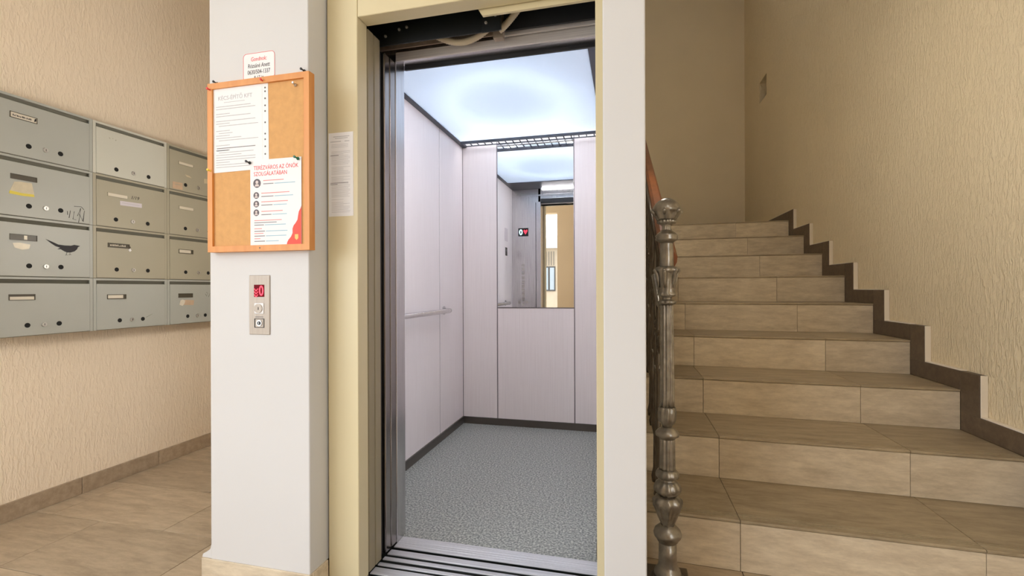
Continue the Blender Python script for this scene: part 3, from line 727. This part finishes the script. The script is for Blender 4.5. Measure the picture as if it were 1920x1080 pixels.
# paper on the cream frame
pc = empty('frame_notice', (-1.021, 1.527, 1.348), 'narrow white printed notice taped to the cream lift frame', 'notice')
MB().box(-1.072, -.970, 1.5255, 1.5268, 1.348, 1.656).build('sheet', 'paper', pc)
rows = [(-1.052, -.985, 1.640, .0022), (-1.045, -.992, 1.634, .002), (-1.064, -1.02, 1.622, .0024), (-1.005, -.985, 1.622, .0024)]
z = 1.612
rnd = random.Random(3)
while z > 1.36:
    if rnd.random() > .1: rows.append((-1.060, -1.060 + rnd.choice((.076, .078, .078, .05, .07)), z, .0009))
    z -= .0052
lines('printed_lines', 'ink_grey', pc, rows, 1.5255)
lines('printed_bold_lines', 'ink_mid', pc, [(-1.064, -1.03, 1.571, .002), (-1.064, -1.035, 1.465, .002), (-1.064, -.99, 1.470, .0018)], 1.5255)

def pin(x, z, y, mat, label, tilt=0):
    p = empty('push_pin', (x, y, z), label, 'push pin', 'push pins around the cork board')
    q = MB(); 
    prof = [(.0055, 0), (.0055, .0015), (.0028, .003), (.0024, .009), (.0042, .0115), (.0044, .0135), (.003, .0145)]
    n = 14; v = []
    for r, h in prof:
        for i in range(n):
            t = 2 * math.pi * i / n; v.append((x + r * math.cos(t) - h * .35 * tilt, y - .003 - h, z + r * math.sin(t) + h * .25))
    f = []
    for k in range(len(prof) - 1):
        for i in range(n): f.append((k * n + i, k * n + (i + 1) % n, (k + 1) * n + (i + 1) % n, (k + 1) * n + i))
    q.add(v, f, True); q.add(v[-n:], [tuple(range(n))]); q.add(v[:n], [tuple(range(n))[::-1]])
    q.build('pin_head', mat, p)
    MB().tube([(x, y + .002, z), (x, y - .003, z)], .0006, 6).build('pin_needle', 'chrome', p)
pin(-1.305, 1.531, 1.405, 'pin_black', 'black push pin holding the poster\'s upper corner', 1)
pin(-1.106, 1.533, 1.405, 'pin_green', 'green push pin holding the poster', 1)
pin(-1.474, 1.807, 1.4063, 'pin_red', 'red push pin at the frame corner above the sleeve letter', 1)
pin(-1.249, 1.816, 1.4068, 'pin_red', 'red push pin at the punched edge of the sleeve letter', 0)
pin(-1.473, 1.512, 1.4063, 'pin_yellow', 'yellow push pin below the sleeve letter', 1)
pin(-1.471, 1.842, 1.43, 'pin_black', 'black hook pin over the board corner toward the mailboxes', 1)
pin(-1.098, 1.846, 1.43, 'pin_black', 'black hook pin over the board corner toward the lift', 1)
pin(-1.118, 1.790, 1.408, 'chrome', 'small steel pin in the bare cork', 0)

# ------------------------------------------------------------------ MAILBOXES
XM = -2.70
MW, MH = .405, .2755
COLS = [1.447, 1.852, 2.257]; ROWS = [1.693, 1.4175, 1.142, .8665]     # near to far, top to bottom
def mailbox(ci, ri, skin, plate, knobs, label, kz=.055):
    y0, z0 = COLS[ci], ROWS[ri]
    t = empty('mailbox', (XM, y0 + MW / 2, z0), label, 'mailbox', 'mailboxes in the grey bank')
    D = WL - XM + .001
    q = MB()
    g = .0008
    q.box(XM + D, XM - .001, y0 + g, y0 + .003, z0 + g, z0 + MH - g); q.box(XM + D, XM - .001, y0 + MW - .003, y0 + MW - g, z0 + g, z0 + MH - g)
    q.box(XM + D, XM - .001, y0 + .003, y0 + MW - .003, z0 + g, z0 + .003); q.box(XM + D, XM - .001, y0 + .003, y0 + MW - .003, z0 + MH - .003, z0 + MH - g)
    q.box(XM + D, XM + D + .003, y0 + .003, y0 + MW - .003, z0 + .003, z0 + MH - .003)
    q.build('body', 'mail_in', t)
    q = MB()
    q.box(XM - .006, XM, y0 + g, y0 + .015, z0 + g, z0 + MH - g); q.box(XM - .006, XM, y0 + MW - .015, y0 + MW - g, z0 + g, z0 + MH - g)
    q.box(XM - .006, XM, y0 + .015, y0 + MW - .015, z0 + MH - .011, z0 + MH - g)
    q.build('front_frame', skin, t)
    d = MB().bbox(XM - .004, XM + .0025, y0 + .0165, y0 + MW - .0165, z0 + .003, z0 + MH - .030, .0012, 1).build('door', skin, t)
    # tilted slot flap behind the opening
    q = MB(); q.prism([(XM - .010, z0 + MH - .006), (XM - .012, z0 + MH - .006), (XM - .030, z0 + MH - .050), (XM - .028, z0 + MH - .050)], 'y', y0 + .006, y0 + MW - .006)
    # prism 'y' uses (x,z)
    q.build('slot_flap', 'mail_in', t)
    XF = XM + .0025
    for ky in (knobs[0], knobs[2]): MB().disc((XF - .0005, y0 + ky, z0 + kz), 'x', .0112, .001, 20).build('viewing_hole', 'hole', d)
    lk = MB().disc((XF, y0 + knobs[1], z0 + kz), 'x', .0115, .006, 20, .010).build('lock', 'chrome', d)
    MB().box(XF + .006, XF + .0065, y0 + knobs[1] - .001, y0 + knobs[1] + .001, z0 + kz - .005, z0 + kz + .005).build('key_slot', 'hole', d)
    if plate:
        kind, p0, p1, pz0, pz1 = plate
        f = MB(); e = .0022
        f.box(XF, XF + .003, y0 + p0, y0 + p1, z0 + pz1, z0 + pz1 + e); f.box(XF, XF + .003, y0 + p0, y0 + p1, z0 + pz0 - e, z0 + pz0)
        f.box(XF, XF + .003, y0 + p0 - e, y0 + p0, z0 + pz0 - e, z0 + pz1 + e); f.box(XF, XF + .003, y0 + p1, y0 + p1 + e, z0 + pz0 - e, z0 + pz1 + e)
        f.build('name_holder', 'dark_plate' if kind != 'cream' else skin, d)
        MB().box(XF - .0002, XF + .0006, y0 + p0, y0 + p1, z0 + pz0, z0 + pz1).build('holder_window', 'dark_plate', d)
        if kind in ('white', 'low', 'short', 'cream'):
            c0, c1, d0, d1 = {'white': (0, 1, 0, 1), 'low': (.02, .98, 0, .62), 'short': (.02, .86, .1, .95), 'cream': (0, 1, 0, 1)}[kind]
            wdt, hgt = p1 - p0, pz1 - pz0
            MB().box(XF + .0006, XF + .0012, y0 + p0 + c0 * wdt, y0 + p0 + c1 * wdt, z0 + pz0 + d0 * hgt, z0 + pz0 + d1 * hgt).build('name_card', 'paper_cream', d)
            if kind == 'white':
                q = MB(); r_ = random.Random(ci * 7 + ri)
                yy = y0 + p0 + .008
                while yy < y0 + p1 - .018:
                    h = r_.uniform(.004, .009); q.box(XF + .0012, XF + .0015, yy, yy + r_.uniform(.0015, .004), z0 + pz0 + .007, z0 + pz0 + .007 + h); yy += r_.uniform(.004, .007)
                q.build('handwriting', 'ink', d)
    return t, d, XF, y0, z0
def flat(d, XF, y0, z0, poly, name, mat, h=.0007, base=0):
    MB().prism([(y0 + a, z0 + b2) for a, b2 in poly], 'x', XF + base, XF + base + h).build(name, mat, d)
def strokes(d, XF, y0, z0, paths, name, mat, r=.0011):
    q = MB()
    for p in paths: q.tube([(XF + .0004, y0 + a, z0 + b2) for a, b2 in p], r, 6)
    q.build(name, mat, d)
KA = (.135, .199, .261)
# nearest column
t, d, XF, y0, z0 = mailbox(0, 0, 'mail_grey', ('white', .068, .165, .171, .194), KA, 'mailbox with a handwritten white name card, topmost over the bird sticker box')
flat(d, XF, y0, z0, [(.155, .175), (.163, .180), (.163, .193), (.157, .188)], 'label_tear', 'ink', .001, .0013)
t, d, XF, y0, z0 = mailbox(0, 1, 'mail_grey', ('empty', .070, .163, .170, .189), KA, 'mailbox with torn yellow tape and scrawled marker strokes', .053)
flat(d, XF, y0, z0, [(.081, .155), (.105, .160), (.146, .161), (.156, .108), (.065, .110)], 'torn_tape', 'tape_clear')
flat(d, XF, y0, z0, [(.065, .113), (.110, .108), (.153, .110), (.156, .099), (.110, .096), (.063, .099)], 'tape_strip', 'tape_yellow', .0012)
strokes(d, XF, y0, z0, [[(.2892, .0545), (.2902, .0368)], [(.3019, .0591), (.2963, .0218)], [(.3187, .0573), (.313, .0178), (.3271, .0166)], [(.3384, .0052), (.3473, .0782), (.3328, .0368)], [(.3414, .0479), (.3557, .0141), (.3647, .0679), (.3586, .0112)], [(.318, .083), (.35, .086), (.362, .073)]], 'marker_scrawl', 'ink')
t, d, XF, y0, z0 = mailbox(0, 2, 'mail_grey', ('empty', .066, .163, .169, .192), KA, 'mailbox with a black bird sticker on its door', .051)
bird = [(0.1988, 0.1824), (0.2235, 0.1725), (0.2498, 0.1606), (0.2767, 0.1586), (0.3042, 0.1598), (0.3182, 0.1649), (0.3312, 0.1634), (0.3449, 0.1614), (0.3346, 0.1553), (0.3306, 0.1439), (0.3198, 0.1327), (0.303, 0.1257), (0.2875, 0.1245), (0.2739, 0.1299), (0.2604, 0.1383), (0.2454, 0.1371), (0.2577, 0.1456), (0.2391, 0.1515), (0.2183, 0.1658)]
flat(d, XF, y0, z0, bird, 'bird_sticker', 'ink')
strokes(d, XF, y0, z0, [[(0.2858, 0.1264), (0.2836, 0.1134), (0.2792, 0.1106)], [(0.2836, 0.1134), (0.2885, 0.1112)], [(0.2985, 0.127), (0.2996, 0.1158), (0.2941, 0.1129)], [(0.2996, 0.1158), (0.3052, 0.1143)]], 'bird_legs', 'ink', .0009)
flat(d, XF, y0, z0, [(.075, .152), (.100, .156), (.140, .150), (.135, .130), (.110, .124), (.082, .132)], 'glue_residue', 'tape_clear', .0003)
flat(d, XF, y0, z0, [(.116, .171), (.128, .171), (.128, .190), (.116, .190)], 'plate_glare', 'tape_clear', .0004, .0006)  # glare on the dark name plate, painted as a pale strip
t, d, XF, y0, z0 = mailbox(0, 3, 'mail_grey', ('low', .062, .155, .170, .193), (.128, .191, .253), 'plain mailbox under the bird sticker box', .051)
# middle column
t, d, XF, y0, z0 = mailbox(1, 0, 'mail_cream', None, (.115, .205, .292), 'cream mailbox without name holder', .042)
strokes(d, XF, y0, z0, [[(.078, .205), (.084, .200)], [(.095, .204), (.100, .207)], [(.112, .198), (.114, .203)]], 'glue_marks', 'mail_olive', .0012)
t, d, XF, y0, z0 = mailbox(1, 1, 'mail_olive', ('cream', .071, .173, .168, .184), (.112, .200, .286), 'mailbox marked 1/19 with a pale strip sticker', .045)
AX = ((0, 1, 0), (0, 0, 1))
text('1/19', 'flat_number', 'ink', d, (XF, y0 + .190, z0 + .172), .026, AX, shear=.25)
flat(d, XF, y0, z0, [(.133, .151), (.252, .155), (.252, .131), (.134, .127)], 'strip_sticker', 'paper_lilac')
lines_q = MB()
for i in range(12): lines_q.box(XF + .0007, XF + .001, y0 + .145 + i * .008, y0 + .150 + i * .008, z0 + .140, z0 + .143)
lines_q.build('strip_print', 'ink_grey', d)
t, d, XF, y0, z0 = mailbox(1, 2, 'mail_olive', ('empty', .072, .180, .169, .189), (.115, .203, .286), 'mailbox with a worn dark name plate beside the bird sticker box', .049)
q = MB(); r_ = random.Random(5)
for i in range(11): q.box(XF + .0006, XF + .001, y0 + .082 + i * .0075, y0 + .086 + i * .0075, z0 + .175, z0 + .175 + r_.uniform(.004, .010))
q.build('scratched_lettering', 'paper_cream', d)
flat(d, XF, y0, z0, [(.176, .160), (.184, .150), (.193, .158), (.186, .168)], 'label_scrap', 'paper', .002)
flat(d, XF, y0, z0, [(.172, .188), (.184, .182), (.190, .172), (.182, .170)], 'label_scrap', 'dark_plate', .0025)
t, d, XF, y0, z0 = mailbox(1, 3, 'mail_grey', ('short', .068, .161, .166, .187), (.130, .195, .256), 'mailbox with a short white name card in the bottom row', .047)
strokes(d, XF, y0, z0, [[(.275, .055), (.295, .065), (.312, .073)]], 'pen_scratch', 'mail_in', .0007)
# far column
t, d, XF, y0, z0 = mailbox(2, 0, 'mail_olive', ('cream', .076, .174, .168, .183), (.122, .214, .300), 'mailbox with a small square sticker by its lock holes', .046)
flat(d, XF, y0, z0, [(.035, .050), (.101, .053), (.101, .010), (.035, .008)], 'square_sticker', 'paper_pink')
flat(d, XF, y0, z0, [(.050, .038), (.086, .040), (.086, .036), (.050, .034)], 'sticker_print', 'mail_olive', .0003, .0007)
flat(d, XF, y0, z0, [(.255, .115), (.29, .12), (.29, .09), (.255, .085)], 'label_scrap', 'tape_clear')
flat(d, XF, y0, z0, [(.118, .112), (.150, .108), (.165, .098), (.130, .100)], 'glue_residue', 'tape_clear', .0003)
t, d, XF, y0, z0 = mailbox(2, 1, 'mail_olive', ('cream', .078, .176, .166, .182), (.120, .205, .290), 'mailbox with an empty cream name holder below the square sticker box', .047)
t, d, XF, y0, z0 = mailbox(2, 2, 'mail_olive', ('short', .076, .170, .166, .188), (.121, .211, .284), 'mailbox with a white card in a dark holder, over the torn pink sticker box', .048)
t, d, XF, y0, z0 = mailbox(2, 3, 'mail_grey', ('empty', .073, .166, .166, .188), (.134, .202, .261), 'mailbox with a torn pinkish sticker', .046)
flat(d, XF, y0, z0, [(.077, .120), (.085, .148), (.100, .152), (.117, .145), (.112, .128), (.099, .112)], 'torn_sticker', 'paper_cream')
flat(d, XF, y0, z0, [(.112, .150), (.179, .146), (.175, .115), (.105, .118)], 'torn_sticker', 'paper_pink', .0004)
strokes(d, XF, y0, z0, [[(.262, .185), (.272, .170), (.280, .190), (.268, .196)], [(.285, .165), (.292, .18), (.298, .19)]], 'pen_scrawl', 'mail_in', .0008)

# ------------------------------------------------------------------ STAIR RAILING
NX, NY = .140, 1.80
PXM = 513.0
def nz(ypx): return CAM_H + (541 - ypx) / PXM
rl = empty('stair_railing', (NX, NY, 0), 'ornate cast iron newel and balusters with reddish wooden handrail beside the stairs', 'railing')
def prof(L): return [(r / PXM, nz(yy)) for r, yy in L][::-1]
newel_segments = [
    ('ball_finial', 'iron', [(1, 372.5), (7, 374), (14, 377.5), (20, 383), (24, 389), (25.5, 393), (27, 397), (25, 399), (23, 402), (20.5, 407), (18, 411), (16, 414)], 'ball'),
    ('bead_ring', 'iron', [(14, 413.5), (16, 415), (16.5, 418), (15, 420.5), (10, 422), (7.5, 425), (7.5, 430), (9, 433)], 'bead'),
    ('collar', 'iron', [(9, 433), (13, 436), (16, 438.5), (19, 441), (20.5, 444), (19, 446.5), (20.5, 449), (19.5, 452), (15, 454), (12.5, 456)], None),
    ('shaft', 'iron', [(12, 455), (12, 460), (12.3, 480), (12.8, 499), (13.5, 502)], None),
    ('leaf_capital', 'iron', [(12, 500), (17, 502), (21, 506), (22, 508.5), (19.5, 511), (17.5, 515), (16, 522), (14.5, 532), (13.5, 543), (13, 549), (15, 551), (16, 553.5), (14, 556), (8.5, 558.5), (8, 562), (12, 564), (16.5, 567), (15.5, 570), (12, 572)], 'leaf'),
    ('fluted_shaft', 'iron', [(11.5, 571), (12, 576), (12.2, 600), (12.6, 650), (13, 700), (13.6, 750), (14, 764)], 'flute'),
    ('acorn', 'iron', [(13.5, 763), (15.5, 767), (15.8, 775), (15, 785), (13, 793), (9, 798), (7.5, 801)], 'leaf'),
    ('ring_moulding', 'iron', [(8, 800), (12, 803), (18, 807), (21.5, 812), (21, 817), (16, 820), (14, 823)], None),
    ('fluted_shaft', 'iron', [(13.5, 822), (14, 826), (14.2, 850), (14.6, 876), (15.5, 881)], 'flute'),
    ('flared_base', 'iron', [(15, 880), (19, 884), (21, 889), (20.5, 894), (15, 897), (12, 899), (16, 901), (22, 907), (24.5, 914), (24, 920), (19, 925), (14, 928)], 'wave'),
    ('vase', 'iron', [(14, 927), (20, 931), (25, 936), (26, 941), (24.5, 948), (20, 960), (15.5, 972), (12, 981), (12, 984)], 'leaf'),
    ('bell_moulding', 'iron', [(12, 983), (17, 987), (23, 993), (25.5, 1000), (24.5, 1005), (20.5, 1008), (20, 1011), (18.5, 1014), (16.5, 1016)], None),
    ('foot_shaft', 'iron', [(16, 1015), (16.2, 1040), (16.8, 1058), (19, 1064), (23, 1068), (25, 1074), (26, 1082)], None),
]
nw = empty('newel_post', (NX, NY, 0)); nw.parent = rl; nw.location = (0, 0, 0)
def mod(kind):
    if kind == 'flute': return lambda z, t, r: r * (1 - .16 * max(0, math.cos(10 * t)) ** .7)
    if kind == 'leaf': return lambda z, t, r: r * (1 + .06 * math.cos(8 * t) + .05 * math.cos(16 * t + z * 260))
    if kind == 'ball': return lambda z, t, r: r * (1 + (.09 * math.cos(8 * t) + .04 * math.cos(16 * t + z * 200) if z < nz(399) else 0))
    if kind == 'bead': return lambda z, t, r: r * (1 + .08 * math.cos(16 * t))
    if kind == 'wave': return lambda z, t, r: r * (1 + .035 * math.cos(12 * t))
    return None
for nm, mt, L, kd in newel_segments:
    q = MB().lathe(prof(L), (NX, NY), 60 if kd else 40, mod(kd))
    if nm == 'ball_finial':
        for i in range(6):
            t = 2 * math.pi * i / 6 + .3; c, s_ = math.cos(t), math.sin(t)
            P0 = [(20, 405), (23, 402), (26, 399), (28.5, 397.5), (27.5, 394.5)]
            q.tube([(NX + r / PXM * c, NY + r / PXM * s_, nz(yy)) for r, yy in P0], [.004, .006, .007, .006, .002], 8)
    if nm == 'leaf_capital':
        for i in range(6):
            t = 2 * math.pi * i / 6 + .25; c, s_ = math.cos(t), math.sin(t)
            P0 = [(14, 540), (16, 528), (17.5, 518), (20, 511), (24, 507.5), (25, 509.5)]
            q.tube([(NX + r / PXM * c, NY + r / PXM * s_, nz(yy)) for r, yy in P0], [.004, .007, .008, .008, .006, .003], 8)
    q.build(nm, mt, nw)
MB().bbox(NX - .075, NX + .075, NY - .075, NY + .075, 0, .024, .004, 2).build('base_plate', 'iron_dark', nw)
MB().lathe([(.064, .022), (.058, .026), (.052, .034)], (NX, NY), 32).build('base_moulding', 'iron_dark', nw)
# handrail rising with the flight
HX = .152
def rail_z(y): return 1.155 + .452 * (y - 1.75)
sec = [(-.027, -.028), (.018, -.028), (.026, -.012), (.028, .008), (.016, .024), (-.016, .024), (-.028, .008), (-.029, -.012)]
q = MB(); v = []; ys_ = [1.822, 1.86, 2.4, 3.2, 4.0, 5.0]
zs_ = [rail_z(y) for y in ys_]; 
for y, z in zip(ys_, zs_):
    for a, b2 in sec: v.append((HX + a, y, z + b2))
n = len(sec); f = []
for k in range(len(ys_) - 1):
    for i in range(n): f.append((k * n + i, k * n + (i + 1) % n, (k + 1) * n + (i + 1) % n, (k + 1) * n + i))
q.add(v, f); q.add(v[:n], [tuple(range(n))]); q.add(v[-n:], [tuple(range(n))[::-1]])
q.build('handrail', 'mahogany', rl)
q = MB().tube([(HX - .03, y, rail_z(y) - .035) for y in (1.83, 3, 5)], .010, 8); q.build('under_rail', 'iron_dark', rl)
q = MB().tube([(NX, NY, .985), (NX - .02, 1.9, 1.02), (NX - .03, 2.05, rail_z(2.05) - .16)], .012, 10); q.build('scroll_bracket', 'iron', rl)
bp_ = [(.016, 0), (.020, .02), (.012, .05), (.010, .16), (.018, .19), (.020, .21), (.010, .24), (.008, .42), (.016, .45), (.018, .47), (.009, .50), (.008, .66), (.014, .69), (.017, .72), (.008, .76), (.008, .86)]
def scroll(cx, cy, cz, r, turns, sgn, plane='yz'):
    pts = []
    for i in range(26):
        t = i / 25; a = sgn * (t * turns * 2 * math.pi) + 1.2; rr = r * (1 - .75 * t)
        pts.append((cx, cy + rr * math.cos(a), cz + rr * math.sin(a)))
    return pts
for k in range(1, 9):
    for half in (0, 1):
        yb = yk(k, .1) + .10 + .19 * half
        if yb > 4.9: continue
        zb = k * R_; top = rail_z(yb) - .03; h = top - zb
        bl_ = MB().lathe([(r, zb + hh / .86 * h) for r, hh in bp_], (HX - .028, yb), 12).build('baluster', 'iron_dark', rl)
        for dy, fz, sg in ((.05, .80, 1), (-.05, .62, -1), (.05, .30, -1)):
            MB().tube(scroll(HX - .028, yb + dy, zb + fz * h, .05, 1.4, sg), .006, 6).build('scrollwork', 'iron_dark', bl_)
        q = MB()
        for i in range(5):
            a = i * 1.256; q.tube([(HX - .028, yb, zb + .5 * h), (HX - .028 + .018 * math.cos(a), yb + .018 * math.sin(a), zb + .5 * h + .03)], [.006, .003], 6)
        q.build('leaf_ornament', 'iron', bl_)

# ------------------------------------------------------------------ ADDED CEILING LAMPS, fill light for lobby and stairs (behind and above the camera)
for (x, y, lb) in ((-1.9, .1, 'added round opal ceiling lamp over the mailbox side of the lobby'), (.5, .1, 'added round opal ceiling lamp over the stair side of the lobby'), (.8, 4.6, 'added round opal ceiling lamp high above the stairs')):
    cl = empty('added_ceiling_lamp', (x, y, CEIL), lb, 'ceiling lamp', 'added opal lobby ceiling lamps')
    CZ = CEIL if y < 1 else 5.4; cl.location.z = CZ; ORG[cl.name] = Vector((x, y, CZ))
    MB().disc((x, y, CZ), '-z', .19, .025, 40).build('lamp_base', 'white_paint', cl)
    MB().lathe([(.175, CZ - .025), (.175, CZ - .05), (.155, CZ - .075), (.11, CZ - .095), (.05, CZ - .104), (.002, CZ - .105)], (x, y), 36).build('fill_dome', 'fill_dome_glow', cl)

# added fill lamps on both flanks of the lift shaft, hidden from here by the pillars
for (x, y, z, sg, lb) in ((-1.51, 2.30, 1.30, -1, 'added half round opal wall lamp facing the mailboxes'), (.053, 2.65, 2.0, 1, 'added half round opal wall lamp facing the stair wall')):
    wl = empty('added_wall_lamp', (x, y, z), lb, 'wall lamp', 'added opal lamps on the shaft walls')
    MB().bbox(min(x, x + sg * .012), max(x, x + sg * .012), y - .10, y + .10, z, z + .26, .004, 1).build('back_plate', 'white_paint', wl)
    q = MB(); v = []; n = 12
    for zz in (z + .01, z + .25):
        for i in range(n + 1):
            t = math.pi * i / n; v.append((x + sg * (.013 + (.07 if sg < 0 else .026) * math.sin(t)), y + .09 * math.cos(t), zz))
    m_ = n + 1
    q.add(v, [(i, i + 1, m_ + i + 1, m_ + i) for i in range(n)] + [tuple(range(m_))[::-1], tuple(range(m_, 2 * m_)), (0, m_, 2 * m_ - 1, m_ - 1)])
    q.build('fill_shade', 'fill_sconce_left' if sg < 0 else 'fill_sconce_right', wl)

# ------------------------------------------------------------------ COURTYARD beyond the gateway (mirror and daylight)
mb = MB(); mb.box(-14, 10, -14, YB - .22, -.16, -.02); mb.build('courtyard_ground', 'court_ground', kind='structure')
h = empty('courtyard_house', (-2.6, -7.4, 0), 'low courtyard house with sloping roof seen in the car mirror', 'building')
MB().box(-4.6, -.6, -8.4, -7.0, -.02, 2.35).build('wall', 'facade', h)
MB().prism([(-4.8, 2.30), (-.4, 2.30), (-.4, 2.9), (-1.8, 2.72), (-2.6, 2.52), (-4.8, 2.36)], 'y', -8.5, -6.85).build('roof', 'roof', h)
for (x0, x1) in ((-2.50, -2.12), (-3.6, -3.1), (-1.6, -1.1)):
    wn = MB().box(x0, x1, -7.0, -6.97, 1.0, 1.75).build('window', 'facade_dark', h)
    for a in (0, 1):
        MB().box(x0 + .03 + a * (x1 - x0) / 2, x0 + (a + 1) * (x1 - x0) / 2 - .03, -6.972, -6.962, 1.04, 1.71).build('pane', 'glass', wn)
    for i in range(5):
        x = x0 + (x1 - x0) * (i + .5) / 5; MB().box(x - .008, x + .008, -6.955, -6.94, 1.78, 2.2).build('grille_bar', 'facade_dark', wn)
